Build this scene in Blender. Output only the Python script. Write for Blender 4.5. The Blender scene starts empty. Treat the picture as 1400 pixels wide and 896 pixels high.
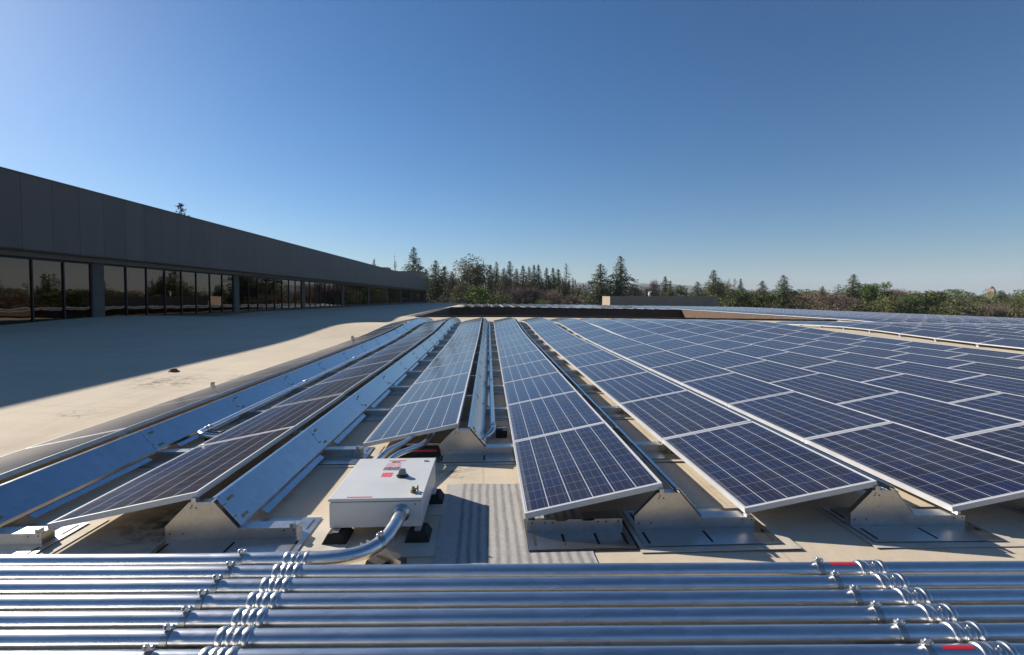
import bpy, bmesh, math, random
from math import sin, cos, pi, radians as R
from mathutils import Vector, Matrix
S = bpy.context.scene; COL = S.collection

# ---------------------------------------------------------------- camera, sky, sun, exposure
EYE = 1.66; FPX = 661.0; YAW = 2.8
cam = bpy.data.cameras.new("Camera"); camo = bpy.data.objects.new("Camera", cam); COL.objects.link(camo); S.camera = camo
cam.sensor_width = 36; cam.lens = FPX/1400*36; cam.clip_start = .05; cam.clip_end = 30000
PITCH = 2.2
cam.shift_y = -(45-FPX*math.tan(R(PITCH)))/1400
camo.location = (0, 0, EYE); camo.rotation_euler = (R(90-PITCH), 0, R(-YAW))
SUN_AZ, SUN_EL = 52.5, 25.5            # azimuth left of +Y
w = bpy.data.worlds.new("World"); S.world = w; w.use_nodes = True
wn = w.node_tree; sky = wn.nodes.new('ShaderNodeTexSky'); sky.sky_type = 'NISHITA'; sky.sun_disc = False
sky.sun_elevation = R(SUN_EL); sky.sun_rotation = R(-SUN_AZ); sky.altitude = 0
sky.air_density = 1.0; sky.dust_density = .24; sky.ozone_density = 6.0
bg = wn.nodes['Background']; bg.inputs[1].default_value = .060
hs = wn.nodes.new('ShaderNodeHueSaturation'); hs.inputs['Saturation'].default_value = 1.13; hs.inputs['Value'].default_value = 1
wn.links.new(sky.outputs[0], hs.inputs['Color']); wn.links.new(hs.outputs[0], bg.inputs[0])
sd = Vector((-sin(R(SUN_AZ))*cos(R(SUN_EL)), cos(R(SUN_AZ))*cos(R(SUN_EL)), sin(R(SUN_EL))))
sl = bpy.data.lights.new("Sun", 'SUN'); sl.energy = 5.0; sl.angle = R(.55); sl.color = (1, .93, .82)
so = bpy.data.objects.new("Sun", sl); COL.objects.link(so); so.rotation_euler = sd.to_track_quat('Z', 'Y').to_euler()
S.view_settings.view_transform = 'Standard'; S.view_settings.look = 'None'; S.view_settings.exposure = .70
S.view_settings.gamma = 1; S.view_settings.use_curve_mapping = False
try: S.cycles.max_bounces = 8; S.cycles.volume_bounces = 0
except Exception: pass

# ---------------------------------------------------------------- helpers
CY, SY = cos(R(YAW)), sin(R(YAW))
def W(xp, z):                         # metres right of / ahead of the lens axis -> plan coordinates
    return (z*SY+xp*CY, z*CY-xp*SY)
def P(px, z): return W((px-700)/FPX*z, z)
def roof_z(x, y):
    h = .17*math.exp(-((y-23)/4.5)**2)-.15*math.exp(-((y-31.5)/3)**2)
    if y > 30: h -= .005*(y-30)
    if x > 2: h -= .016*(x-2)
    if x < -5: h += .040*(-5-x)*max(.15, 1-max(0, y-20)/115)
    return h
def roof_slope(x, y): return (roof_z(x+.5, y)-roof_z(x-.5, y)), (roof_z(x, y+.5)-roof_z(x, y-.5))

def mat(name, col=(.5,.5,.5), rough=.6, metal=0, spec=.5, **kw):
    m = bpy.data.materials.new(name); m.use_nodes = True
    b = m.node_tree.nodes['Principled BSDF']
    b.inputs['Base Color'].default_value = (*col, 1); b.inputs['Roughness'].default_value = rough
    b.inputs['Metallic'].default_value = metal; b.inputs['Specular IOR Level'].default_value = spec
    return m
class N:                               # tiny node builder
    def __init__(s, m): s.t = m.node_tree; s.b = s.t.nodes['Principled BSDF']
    def new(s, ty, ins={}, **at):
        n = s.t.nodes.new(ty)
        for k, v in at.items(): setattr(n, k, v)
        for k, v in ins.items():
            if isinstance(v, bpy.types.NodeSocket): s.t.links.new(v, n.inputs[k])
            else: n.inputs[k].default_value = v
        return n
    def math(s, op, a, b=0, c=None):
        d = {0: a, 1: b}
        if c is not None: d[2] = c
        return s.new('ShaderNodeMath', d, operation=op).outputs[0]
    def noise(s, vec, scale, detail=4, rough=.5, dist=0):
        return s.new('ShaderNodeTexNoise', {'Vector': vec, 'Scale': scale, 'Detail': detail, 'Roughness': rough, 'Distortion': dist}).outputs['Fac']
    def ramp(s, fac, stops):
        n = s.new('ShaderNodeValToRGB', {0: fac}); r = n.color_ramp
        while len(r.elements) < len(stops): r.elements.new(.5)
        for e, (p, c) in zip(r.elements, stops):
            e.position = p; e.color = (*c, 1) if len(c) == 3 else c
        return n.outputs[0]
    def mix(s, f, a, b, blend='MIX'):
        n = s.new('ShaderNodeMix', data_type='RGBA', blend_type=blend)
        for k, v in ((0, f), (6, a), (7, b)):
            if isinstance(v, bpy.types.NodeSocket): s.t.links.new(v, n.inputs[k])
            else: n.inputs[k].default_value = (*v, 1) if isinstance(v, tuple) and len(v) == 3 else v
        return n.outputs[2]
    def link(s, a, name): s.t.links.new(a, s.b.inputs[name])
    def bump(s, h, strength, dist):
        n = s.new('ShaderNodeBump', {'Height': h, 'Strength': strength, 'Distance': dist}); s.link(n.outputs[0], 'Normal')
    def obj(s): return s.new('ShaderNodeTexCoord').outputs['Object']
    def pos(s): return s.new('ShaderNodeNewGeometry').outputs['Position']
    def scale(s, v, sc):
        return s.new('ShaderNodeMapping', {'Vector': v, 'Scale': sc}).outputs[0]

def noisy(name, c1, c2, scale, rough=.7, metal=0, spec=.4, bump=0, bscale=None, world=True, stretch=(1,1,1), rr=0):
    m = mat(name, c1, rough, metal, spec); n = N(m)
    v = n.pos() if world else n.obj()
    v = n.scale(v, stretch)
    f = n.noise(v, scale, 5, .6)
    n.link(n.ramp(f, [(.3, c1), (.7, c2)]), 'Base Color')
    if rr: n.link(n.math('MULTIPLY_ADD', f, rr, rough-rr/2), 'Roughness')
    if bump: n.bump(n.noise(v, bscale or scale*4, 4), 1, bump)
    return m

def galv(name, c1, c2, rough, rr=.14, sc=14, bumpd=.0012, stretch=(1,1,1)):
    m = mat(name, c1, rough, 1); n = N(m); v = n.obj()
    vs = n.scale(v, stretch)
    vo = n.new('ShaderNodeTexVoronoi', {'Vector': vs, 'Scale': sc*5}).outputs['Color']
    vv = n.new('ShaderNodeSeparateColor', {0: vo}).outputs[0]
    f = n.noise(vs, sc, 5, .65)
    g = n.math('MULTIPLY_ADD', vv, .3, n.math('MULTIPLY', f, .7))
    n.link(n.ramp(g, [(.25, c1), (.75, c2)]), 'Base Color')
    n.link(n.math('MULTIPLY_ADD', g, rr, rough-rr/2), 'Roughness')
    if bumpd: n.bump(n.noise(vs, sc*.5, 3), .6, bumpd)
    return m

# mesh bag
class MB:
    def __init__(s): s.v = []; s.f = []; s.m = []; s.sm = []
    def poly(s, pts, mi=0, smooth=False):
        i = len(s.v); s.v += [tuple(p) for p in pts]; s.f.append(list(range(i, i+len(pts)))); s.m.append(mi); s.sm.append(smooth)
    def box(s, x0, x1, y0, y1, z0, z1, mi=0):
        i = len(s.v)
        s.v += [(x0,y0,z0),(x1,y0,z0),(x1,y1,z0),(x0,y1,z0),(x0,y0,z1),(x1,y0,z1),(x1,y1,z1),(x0,y1,z1)]
        for q in ((3,2,1,0),(4,5,6,7),(0,1,5,4),(1,2,6,5),(2,3,7,6),(3,0,4,7)):
            s.f.append([i+k for k in q]); s.m.append(mi); s.sm.append(False)
    def prism(s, pts, axis, a, b, mi=0):   # pts in the plane normal to axis, extruded a..b
        def mk(p, t):
            if axis == 'y': return (p[0], t, p[1])
            if axis == 'x': return (t, p[0], p[1])
            return (p[0], p[1], t)
        n = len(pts); i = len(s.v)
        s.v += [mk(p, a) for p in pts]+[mk(p, b) for p in pts]
        F = [list(range(n))[::-1], list(range(n, 2*n))]+[[k, (k+1) % n, n+(k+1) % n, n+k] for k in range(n)]
        for q in F: s.f.append([i+k for k in q]); s.m.append(mi); s.sm.append(False)
    def tube(s, path, r, seg=20, mi=0, caps=True, open_=False):
        path = [Vector(p) for p in path]; rr = r if isinstance(r, (list, tuple)) else [r]*len(path)
        t0 = (path[1]-path[0]).normalized(); up = Vector((0,0,1)) if abs(t0.z) < .9 else Vector((1,0,0))
        a = t0.cross(up).normalized(); i0 = len(s.v)
        for k, p in enumerate(path):
            t = (path[min(k+1, len(path)-1)]-path[max(k-1, 0)]).normalized()
            a = (a-t*a.dot(t)).normalized(); b = t.cross(a)
            for j in range(seg):
                th = 2*pi*j/seg; s.v.append(tuple(p+(a*cos(th)+b*sin(th))*rr[k]))
        for k in range(len(path)-1):
            for j in range(seg):
                q = [i0+k*seg+j, i0+k*seg+(j+1) % seg, i0+(k+1)*seg+(j+1) % seg, i0+(k+1)*seg+j]
                s.f.append(q); s.m.append(mi); s.sm.append(True)
        if caps:
            s.f.append([i0+j for j in range(seg)][::-1]); s.m.append(mi); s.sm.append(False)
            s.f.append([i0+(len(path)-1)*seg+j for j in range(seg)]); s.m.append(mi); s.sm.append(False)
    def mesh(s, name, mats):
        me = bpy.data.meshes.new(name); me.from_pydata(s.v, [], s.f)
        for m in (mats if isinstance(mats, (list, tuple)) else [mats]): me.materials.append(m)
        me.polygons.foreach_set('material_index', s.m); me.polygons.foreach_set('use_smooth', s.sm)
        me.update(); return me
def fixn(me):
    bm = bmesh.new(); bm.from_mesh(me); bmesh.ops.recalc_face_normals(bm, faces=bm.faces); bm.to_mesh(me); bm.free(); return me
def bevel(o, wd, seg=2):
    b = o.modifiers.new('bevel', 'BEVEL'); b.width = wd; b.segments = seg; b.limit_method = 'ANGLE'; b.angle_limit = R(40); return o
def add(name, me, parent=None, loc=(0,0,0), rot=(0,0,0)):
    if isinstance(me, tuple): me = fixn(me[0].mesh(name, me[1]))
    o = bpy.data.objects.new(name, me); COL.objects.link(o); o.parent = parent; o.location = loc; o.rotation_euler = rot; return o
def tag(o, label, cat, group=None):
    o['label'] = label; o['category'] = cat
    if group: o['group'] = group
    return o
def thing(name, label, cat, loc=(0,0,0), rot=(0,0,0), group=None):
    return tag(add(name, None, None, loc, rot), label, cat, group)
def kind(o, k): o['kind'] = k; return o
def copy_tree(root, loc, rot=(0,0,0), label=None, group=None, scale=None):
    r = root.copy(); COL.objects.link(r); r.location = loc; r.rotation_euler = rot
    if scale: r.scale = scale
    if label: r['label'] = label
    if group: r['group'] = group
    for ch in list(root.children):
        c = ch.copy(); COL.objects.link(c); c.parent = r
        for g in list(ch.children):
            d = g.copy(); COL.objects.link(d); d.parent = c
    return r
def arc(c, r, a0, a1, n, f):           # sample helper
    return [f(c, r, a0+(a1-a0)*i/n) for i in range(n+1)]
def smooth_path(pts, n=8):
    pts = [Vector(p) for p in pts]; out = []
    for i in range(len(pts)-1):
        p0 = pts[max(i-1, 0)]; p1 = pts[i]; p2 = pts[i+1]; p3 = pts[min(i+2, len(pts)-1)]
        for k in range(n):
            t = k/n
            out.append(.5*((2*p1)+(p2-p0)*t+(2*p0-5*p1+4*p2-p3)*t*t+(3*p1-p0-3*p2+p3)*t**3))
    out.append(pts[-1]); return out
ORD = ['first','second','third','fourth','fifth','sixth','seventh','eighth','ninth','tenth','eleventh','twelfth','thirteenth','fourteenth','fifteenth','sixteenth','seventeenth','eighteenth','nineteenth','twentieth','twenty-first']

# ---------------------------------------------------------------- materials
def roof_mat():
    m = mat('roof_coating', (.56,.47,.37), .85, 0, .08); n = N(m); v = n.pos()
    big = n.noise(v, .22, 5, .6); mid = n.noise(n.scale(v, (1,.5,1)), 1.6, 6, .65); fine = n.noise(v, 26, 4, .7)
    c = n.ramp(big, [(.3, (.56,.465,.34)), (.7, (.66,.56,.425))])
    c = n.mix(n.ramp(mid, [(.52, (0,0,0)), (.78, (.38,.38,.38))]), c, (.40,.33,.25))
    st = n.math('MULTIPLY', n.ramp(n.noise(n.scale(v, (1,.7,1)), 2.3, 8, .75, .6), [(.60, (0,0,0)), (.70, (1,1,1))]), n.ramp(n.noise(v, .45, 2), [(.50, (0,0,0)), (.62, (1,1,1))]))
    c = n.mix(n.math('MULTIPLY', st, .55), c, (.14,.105,.08))
    c = n.mix(n.math('MULTIPLY', n.ramp(fine, [(.45, (0,0,0)), (.8, (1,1,1))]), .18), c, (.30,.25,.19))
    for (px_, py_, rad_, thr) in ((-6.0, 9.3, .9, .50), (-4.9, 9.9, .5, .52), (-2.3, 3.55, .5, .47), (-1.9, 3.9, .35, .5), (-7.5, 13.5, .8, .55), (-5.6, 6.9, .5, .56), (2.2, 3.9, .4, .52), (-.3, 4.5, .25, .5)):
        d = n.new('ShaderNodeVectorMath', {0: v, 1: (px_, py_, 0)}, operation='DISTANCE').outputs['Value']
        k_ = n.math('MULTIPLY', n.new('ShaderNodeMapRange', {0: d, 1: rad_, 2: 0, 3: 0, 4: 1}).outputs[0], n.ramp(n.noise(n.scale(v, (1,1.8,1)), 5, 7, .72, .8), [(thr-.02, (0,0,0)), (thr+.08, (1,1,1))]))
        c = n.mix(n.math('MULTIPLY', k_, 1.0), c, (.11,.08,.06))
    sep = n.new('ShaderNodeSeparateXYZ', {0: v})
    wx = n.math('MULTIPLY_ADD', n.noise(v, .8, 3), .12, sep.outputs[0]); wy = n.math('MULTIPLY_ADD', n.noise(v, .7, 3), .12, sep.outputs[1])
    sx_ = n.math('LESS_THAN', n.math('FRACT', n.math('DIVIDE', wx, 1.95)), .012); sy_ = n.math('LESS_THAN', n.math('FRACT', n.math('DIVIDE', wy, 7.3)), .004)
    sm_ = n.math('MAXIMUM', sx_, sy_)
    c = n.mix(n.math('MULTIPLY', sm_, n.math('MULTIPLY_ADD', mid, .5, .0)), c, (.27,.22,.16))
    strk = n.ramp(n.noise(n.scale(v, (.35,2.6,1)), 1.1, 6, .65), [(.45, (0,0,0)), (.75, (1,1,1))])
    c = n.mix(n.math('MULTIPLY', strk, .30), c, (.44,.36,.27))
    n.link(c, 'Base Color')
    n.link(n.math('MULTIPLY_ADD', mid, .15, .80), 'Roughness')
    h = n.math('ADD', n.math('MULTIPLY', n.noise(n.scale(v, (1,.35,1)), .9, 3), 1.0), n.math('MULTIPLY', n.noise(v, 12, 5, .7), .06))
    n.bump(h, .6, .05)
    return m
M_ROOF = roof_mat()
M_GALV = galv('galvanized_steel', (.42,.42,.41), (.52,.52,.51), .33, .08, 14, .0004)
M_DEFL = galv('deflector_steel', (.50,.53,.57), (.58,.61,.65), .20, .06, 3, 0)
M_PIPE = galv('conduit_steel', (.64,.65,.66), (.76,.77,.78), .29, .08, 10, 0, (.25,1,1))
M_FIT = galv('fitting_steel', (.48,.48,.48), (.72,.72,.72), .34, .12, 30, .0008)
M_RUB = noisy('black_rubber', (.012,.011,.011), (.035,.03,.028), 30, .85, bump=.002, world=False)
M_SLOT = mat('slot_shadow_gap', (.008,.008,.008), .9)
M_FRAME = noisy('aluminium_frame', (.50,.49,.49), (.60,.59,.58), 6, .42, 0, .5, world=False)
M_PAD = noisy('membrane_pad', (.46,.40,.32), (.60,.53,.43), 5, .8, bump=.002)
M_BOX = noisy('painted_white_steel', (.53,.53,.52), (.60,.60,.59), 3, .42, 0, .5, world=False, rr=.12)
M_RED = mat('red_sticker', (.55,.02,.03), .5)
M_BRASS = noisy('brass', (.25,.18,.07), (.5,.4,.2), 60, .4, 1, world=False)
M_TAB = galv('gold_reflection_steel', (.30,.22,.12), (.42,.32,.18), .5)  # gold tint paints the roof's reflection on the clips; one screw shares it
M_BLK = mat('black_plastic', (.02,.02,.022), .35)
M_HANDLE = mat('grey_plastic_handle', (.16,.18,.22), .3)

def panel_mat():
    m = mat('solar_glass', (.02,.03,.08), .16, 0, .5); n = N(m)
    uv = n.new('ShaderNodeUVMap', uv_map='UVMap').outputs[0]
    rv = n.new('ShaderNodeUVMap', uv_map='rnd').outputs[0]
    sp = n.new('ShaderNodeSeparateXYZ', {0: uv}); u, v = sp.outputs[0], sp.outputs[1]
    oi = n.new('ShaderNodeObjectInfo').outputs['Random']
    # cell coordinates: 10 cells along u (1.65), 6 along v (.99)
    cu = n.math('MULTIPLY_ADD', u, 1/.1575, -.03/.1575); cv = n.math('MULTIPLY_ADD', v, 1/.1575, -.0225/.1575)
    fu = n.math('FRACT', cu); fv = n.math('FRACT', cv)
    def edge(f, wd):  # 1 near 0 / 1
        d = n.math('MINIMUM', f, n.math('SUBTRACT', 1, f)); return n.math('LESS_THAN', d, wd)
    lu = n.math('MULTIPLY', edge(fu, .011), .45); lv = n.math('MULTIPLY', edge(fv, .022), .95)
    out = n.math('MAXIMUM', n.math('MAXIMUM', n.math('LESS_THAN', cu, 0), n.math('GREATER_THAN', cu, 10)),
                 n.math('MAXIMUM', n.math('LESS_THAN', cv, 0), n.math('GREATER_THAN', cv, 6)))
    bus = n.math('MULTIPLY', edge(n.math('FRACT', n.math('MULTIPLY_ADD', fv, 3, .5)), .025), .22)
    idx = n.new('ShaderNodeCombineXYZ', {0: n.math('FLOOR', cu), 1: n.math('FLOOR', cv), 2: oi})
    idv = n.new('ShaderNodeVectorMath', {0: idx.outputs[0], 1: rv}, operation='ADD').outputs[0]
    wn_ = n.new('ShaderNodeTexWhiteNoise', {'Vector': idv}, noise_dimensions='3D').outputs[0]
    pr = n.new('ShaderNodeTexWhiteNoise', {'Vector': n.new('ShaderNodeVectorMath', {0: n.new('ShaderNodeCombineXYZ', {0: oi}).outputs[0], 1: rv}, operation='ADD').outputs[0]}, noise_dimensions='3D').outputs[0]
    cry = n.new('ShaderNodeSeparateColor', {0: n.new('ShaderNodeTexVoronoi', {'Vector': n.scale(uv, (1,1.6,1)), 'Scale': 95}).outputs['Color']}).outputs[0]
    f = n.math('ADD', n.math('MULTIPLY', wn_, .42), n.math('ADD', n.math('MULTIPLY', cry, .28), n.math('MULTIPLY', pr, .36)))
    c = n.ramp(f, [(.15, (.011,.008,.016)), (.5, (.010,.0095,.025)), (.85, (.007,.012,.050))])
    lines = n.math('MAXIMUM', n.math('MAXIMUM', lu, lv), n.math('MAXIMUM', out, bus))
    c = n.mix(lines, c, (.42,.43,.46))
    # thin dust film
    du = n.noise(n.pos(), 1.3, 6, .65)
    c = n.mix(n.math('MULTIPLY', n.ramp(du, [(.35, (0,0,0)), (.75, (1,1,1))]), .055), c, (.40,.36,.31))
    le = n.math('MULTIPLY', n.math('LESS_THAN', v, .06), n.noise(n.scale(n.pos(), (1,1,1)), 9, 4, .7))
    c = n.mix(n.math('MULTIPLY', le, .22), c, (.40,.36,.30))
    n.b.inputs['Sheen Weight'].default_value = .045; n.b.inputs['Sheen Roughness'].default_value = .4; n.b.inputs['Sheen Tint'].default_value = (1,.92,.85,1)
    n.link(c, 'Base Color'); n.link(n.math('MULTIPLY_ADD', du, .14, .07), 'Roughness')
    return m
M_CELL = panel_mat()

# ---------------------------------------------------------------- ground, hills
g = MB(); g.poly([(-9000,-3000,-8.2),(9000,-3000,-8.2),(9000,14000,-8.2),(-9000,14000,-8.2)])
M_GND = noisy('ground_scrub', (.035,.04,.02), (.09,.075,.05), .02, .95, bump=.5, bscale=.2)
kind(add('ground', (g, M_GND)), 'structure')
rnd = random.Random(4)
hb = MB(); NX = 120
def hill_h(t):
    x = -4500+t*11000
    a = 235+50*sin(t*9+1)+22*sin(t*23)+9*sin(t*61)+5*sin(t*140)
    k = max(.06, min(1, (4700-x)/4200))   # ridge sinks to the right
    return a*k
rows = []
for j in range(7):
    s = j/6
    rows.append([(-4500+i/NX*11000, 5200+s*1600+60*sin(i*.7+j*2), -8.2+hill_h(i/NX)*sin(s*pi/2)*(1+.08*sin(i*1.3+j*1.7)) - (1 if j == 0 else 0)) for i in range(NX+1)])
for j in range(6):
    for i in range(NX): hb.poly([rows[j][i], rows[j][i+1], rows[j+1][i+1], rows[j+1][i]], 0, True)
M_HILL = noisy('wooded_hillside', (.03,.045,.025), (.10,.09,.055), .004, .95)
kind(add('hills', (hb, M_HILL)), 'structure')

# ---------------------------------------------------------------- roof (with the light-well opening)
WX0, WX1, WY0, WY1 = -5.3, 27.2, 36.6, 67
def rng(a, b, st):
    n = max(1, round((b-a)/st)); return [a+(b-a)*i/n for i in range(n)]
xs = rng(-19, WX0, 1.5)+rng(WX0, WX1, 2)+rng(WX1, 53, 2)+[53]
ys = rng(-14, 12, 2)+rng(12, WY0, .6)+rng(WY0, WY1, 4)+rng(WY1, 93, 4)+rng(93, 124, 6)+[124]
rm = bmesh.new(); vd = {}
def rv_(i, j):
    if (i, j) not in vd: vd[i, j] = rm.verts.new((xs[i], ys[j], roof_z(xs[i], ys[j])))
    return vd[i, j]
for i in range(len(xs)-1):
    for j in range(len(ys)-1):
        cx, cy = (xs[i]+xs[i+1])/2, (ys[j]+ys[j+1])/2
        if WX0 < cx < WX1 and WY0 < cy < WY1: continue
        if cy > 93 and cx > WX0: continue
        rm.faces.new([rv_(i, j), rv_(i+1, j), rv_(i+1, j+1), rv_(i, j+1)])
bed = [e for e in rm.edges if e.is_boundary]
r = bmesh.ops.extrude_edge_only(rm, edges=bed)
for v in [q for q in r['geom'] if isinstance(q, bmesh.types.BMVert)]: v.co.z -= .3
for f in rm.faces: f.smooth = f.normal.z > .5 or f.normal.z < -.5
rme = bpy.data.meshes.new('roof'); rm.to_mesh(rme); rm.free(); rme.materials.append(M_ROOF)
kind(add('roof', rme), 'structure')
# walls of the building below the roof edge
M_WALLB = noisy('brown_stucco', (.095,.058,.04), (.13,.085,.06), 1.5, .9, bump=.01)
lw = thing('light_well', 'large sunken light well with dark brown inner walls and low curb', 'light well', (WX0, WY0, 0))
def wallquad(name, x0, y0, x1, y1, m, th, up=.05):
    b = MB(); n_ = 24; L = Vector((x1-x0, y1-y0)); nn = Vector((L.y, -L.x)).normalized()*th
    for k in range(n_):
        a, c = k/n_, (k+1)/n_
        ax, ay, cx, cy = x0+(x1-x0)*a, y0+(y1-y0)*a, x0+(x1-x0)*c, y0+(y1-y0)*c
        za, zc = roof_z(ax, ay)+up, roof_z(cx, cy)+up
        b.poly([(ax-WX0,ay-WY0,-8), (cx-WX0,cy-WY0,-8), (cx-WX0,cy-WY0,zc), (ax-WX0,ay-WY0,za)])
        b.poly([(ax-WX0,ay-WY0,za), (cx-WX0,cy-WY0,zc), (cx+nn.x-WX0,cy+nn.y-WY0,zc), (ax+nn.x-WX0,ay+nn.y-WY0,za)])
        b.poly([(ax+nn.x-WX0,ay+nn.y-WY0,za), (cx+nn.x-WX0,cy+nn.y-WY0,zc), (cx+nn.x-WX0,cy+nn.y-WY0,zc-.3), (ax+nn.x-WX0,ay+nn.y-WY0,za-.3)])
    o = add(name, (b, m), lw); return o
M_CURB = noisy('dark_brown_metal_coping', (.045,.03,.025), (.07,.05,.04), 2, .6)
e = .01
for a in ((WX0+e,WY1-e,WX1-e,WY1-e),(WX1-e,WY1-e,WX1-e,WY0+e),(WX1-e,WY0+e,WX0+e,WY0+e),(WX0+e,WY0+e,WX0+e,WY1-e)):
    # outward normals: offset away from the hole
    wallquad('wall', a[2], a[3], a[0], a[1], M_WALLB, .2, .06)
for a in ((WX0,WY0,WX1,WY0),(WX0,WY1,WX1,WY1)):
    b = MB()
    for k in range(26):
        xa, xb = a[0]+(a[2]-a[0])*k/26, a[0]+(a[2]-a[0])*(k+1)/26
        z = roof_z((xa+xb)/2, a[1]); b.box(xa-WX0, xb-WX0, a[1]-WY0-.12, a[1]-WY0+.02, z, z+.13)
    add('coping', (b, M_CURB), lw)

# ---------------------------------------------------------------- long dark building on the left
KB = .695
BL = thing('office_building', 'long low dark grey metal-clad building with bronze ribbon windows and piers', 'building', (-18.07, 0, 0), (R(-.30), 0, R(-.8)))
BZ = .585
M_CLAD = mat('dark_metal_cladding', (.085,.08,.085), .5, .0, .5); n = N(M_CLAD)
sp = n.new('ShaderNodeSeparateXYZ', {0: n.obj()})
fr = n.math('FRACT', n.math('DIVIDE', sp.outputs[1], 1.22))
seam = n.math('LESS_THAN', fr, .016)
pid = n.new('ShaderNodeTexWhiteNoise', {'W': n.math('FLOOR', n.math('DIVIDE', sp.outputs[1], 1.22))}, noise_dimensions='1D').outputs[0]
cc = n.ramp(n.math('ADD', n.math('MULTIPLY', pid, .25), n.math('MULTIPLY', n.noise(n.scale(n.obj(), (1,1.5,.4)), .8, 6, .65), .75)), [(.2, (.100,.080,.068)), (.8, (.140,.115,.098))])
n.link(n.mix(seam, cc, (.025,.022,.024)), 'Base Color'); n.bump(n.math('SUBTRACT', 1, seam), .5, .02)
M_PIER = noisy('grey_concrete', (.10,.086,.075), (.14,.12,.105), 2, .8, bump=.01)
M_SOFF = noisy('soffit_beam', (.17,.15,.13), (.21,.185,.16), 2, .8)
M_MUL = mat('dark_mullion', (.012,.012,.013), .4)
M_WIN = mat('bronze_glass', (.125,.105,.09), .012, 1); n = N(M_WIN)
n.bump(n.noise(n.scale(n.obj(), (1,.9,.5)), 1.1, 2), .35, .012)
Y0b, Y1b = 9.7, 121
b = MB(); b.box(.97, 1.08, Y0b, Y1b, BZ+2.82, BZ+5.52); b.box(-12, .969, Y0b+.2, Y1b-.2, BZ+5.1, BZ+5.25)
b.box(.92,1.11,Y0b,Y1b,BZ+5.521,BZ+5.56)
b.box(-12, .969, Y1b-.2, Y1b, -8, BZ+5.5); b.box(-12, .969, Y0b, Y0b+.2, -8, BZ+5.5); b.box(-12.2,-12,Y0b+.2,Y1b-.2,-8,BZ+5.5)
add('fascia', (b, M_CLAD), BL)
b = MB(); b.box(.24, .53, Y0b+.2, Y1b, BZ+2.60, BZ+2.818); b.box(.531, .968, Y0b+.2, Y1b, BZ+2.79, BZ+2.817); add('soffit', (b, M_SOFF), BL)
b = MB(); b.box(.2, .42, Y0b+.2, Y1b, -.9, BZ+.02); add('sill_curb', (b, M_PIER), BL)
rightedges = [22.87+11.6*k for k in range(-1, 9)]
for k, ye in enumerate(rightedges):
    b = MB(); b.box(.13, .33, ye-.63, ye, -1, BZ+2.598); add('pier', (b, M_PIER), BL)
    y0 = ye+.002; y1 = ye+11.6-.63-.002
    if y1 > Y1b: y1 = Y1b
    nn = 8 if k < 9 else 3
    m_ = MB(); m_.box(.22, .29, y0, y1, BZ+2.52, BZ+2.598); m_.box(.22, .29, y0, y1, BZ+.021, BZ+.10)
    for j in range(1, nn): yy = y0+(y1-y0)*j/nn; m_.box(.23, .30, yy-.026, yy+.026, BZ+.101, BZ+2.519)
    wf = add('window_frame', (m_, M_MUL), BL)
    for j in range(nn):
        gl = MB(); ya, yb = y0+(y1-y0)*j/nn, y0+(y1-y0)*(j+1)/nn
        t = rnd.uniform(-.0035, .0035)
        gl.poly([(.25+t, ya+.02, BZ+.07), (.25-t, yb-.02, BZ+.07), (.25-t, yb-.02, BZ+2.55), (.25+t, ya+.02, BZ+2.55)])
        add('pane', (gl, M_WIN), wf)
M_TAN = noisy('tan_masonry', (.30,.235,.17), (.37,.29,.215), .8, .9, bump=.01)
o = MB(); o.box(-4, 4, -4, 6, -8, 7.4); o.box(-4.1, 4.1, -4.1, 6.1, 7.4, 7.5)
PT = thing('stair_penthouse', 'tan masonry penthouse block above the far end of the dark building', 'penthouse', (-20.9, 125.5, 0)); add('block', (o, M_TAN), PT)
o = MB(); o.box(-2, 2, -2, 2, -8, 8.5)
add('upper_block', (o, noisy('pale_render', (.42,.36,.29), (.48,.42,.34), .8, .9)), PT, (-6.2, -1, 0))
o = MB(); o.tube([(0,0,0),(0,0,4.3)], [.06,.02], 6); o.tube([(-.4,0,3),(.4,0,3)], .02, 5)
x, y = P(540, 124)
tag(add('antenna_mast', (o, M_MUL), None, (x, y, 8.4)), 'thin antenna mast standing on the pale penthouse roof', 'antenna')

# tan rooftop wall beyond the array
x0, y0 = P(834, 103); x1, y1 = P(985, 103)
SW = thing('screen_wall', 'long low tan screen wall enclosure beyond the array with a white vent', 'wall', (x0, y0, 0))
L = x1-x0; b = MB(); b.box(0, L, 0, .3, -9, 1.22); b.box(0, .3, .3, 7, -9, 1.22); b.box(L-.3, L, .3, 7, -9, 1.22); b.box(.3, L-.3, 6.7, 7, -9, 1.22)
add('wall', (b, M_TAN), SW)
b = MB(); b.box(-.05, L+.05, -.05, .35, 1.22, 1.3); b.box(-.05,.35,.35,7,1.22,1.3); add('coping', (b, noisy('tan_coping', (.35,.28,.21), (.4,.33,.25), 1, .8)), SW)
b = MB(); b.tube([(0,0,1.2),(0,0,2.1)], .22, 10); b.tube([(0,0,2.0),(0,0,2.25),(.5,0,2.3)], .16, 10)
tag(add('roof_vent', (b, mat('white_vent', (.7,.7,.7), .5)), None, (x0+9.5, y0+3, 0)), 'small white hooded vent behind the tan screen wall', 'vent')

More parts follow.
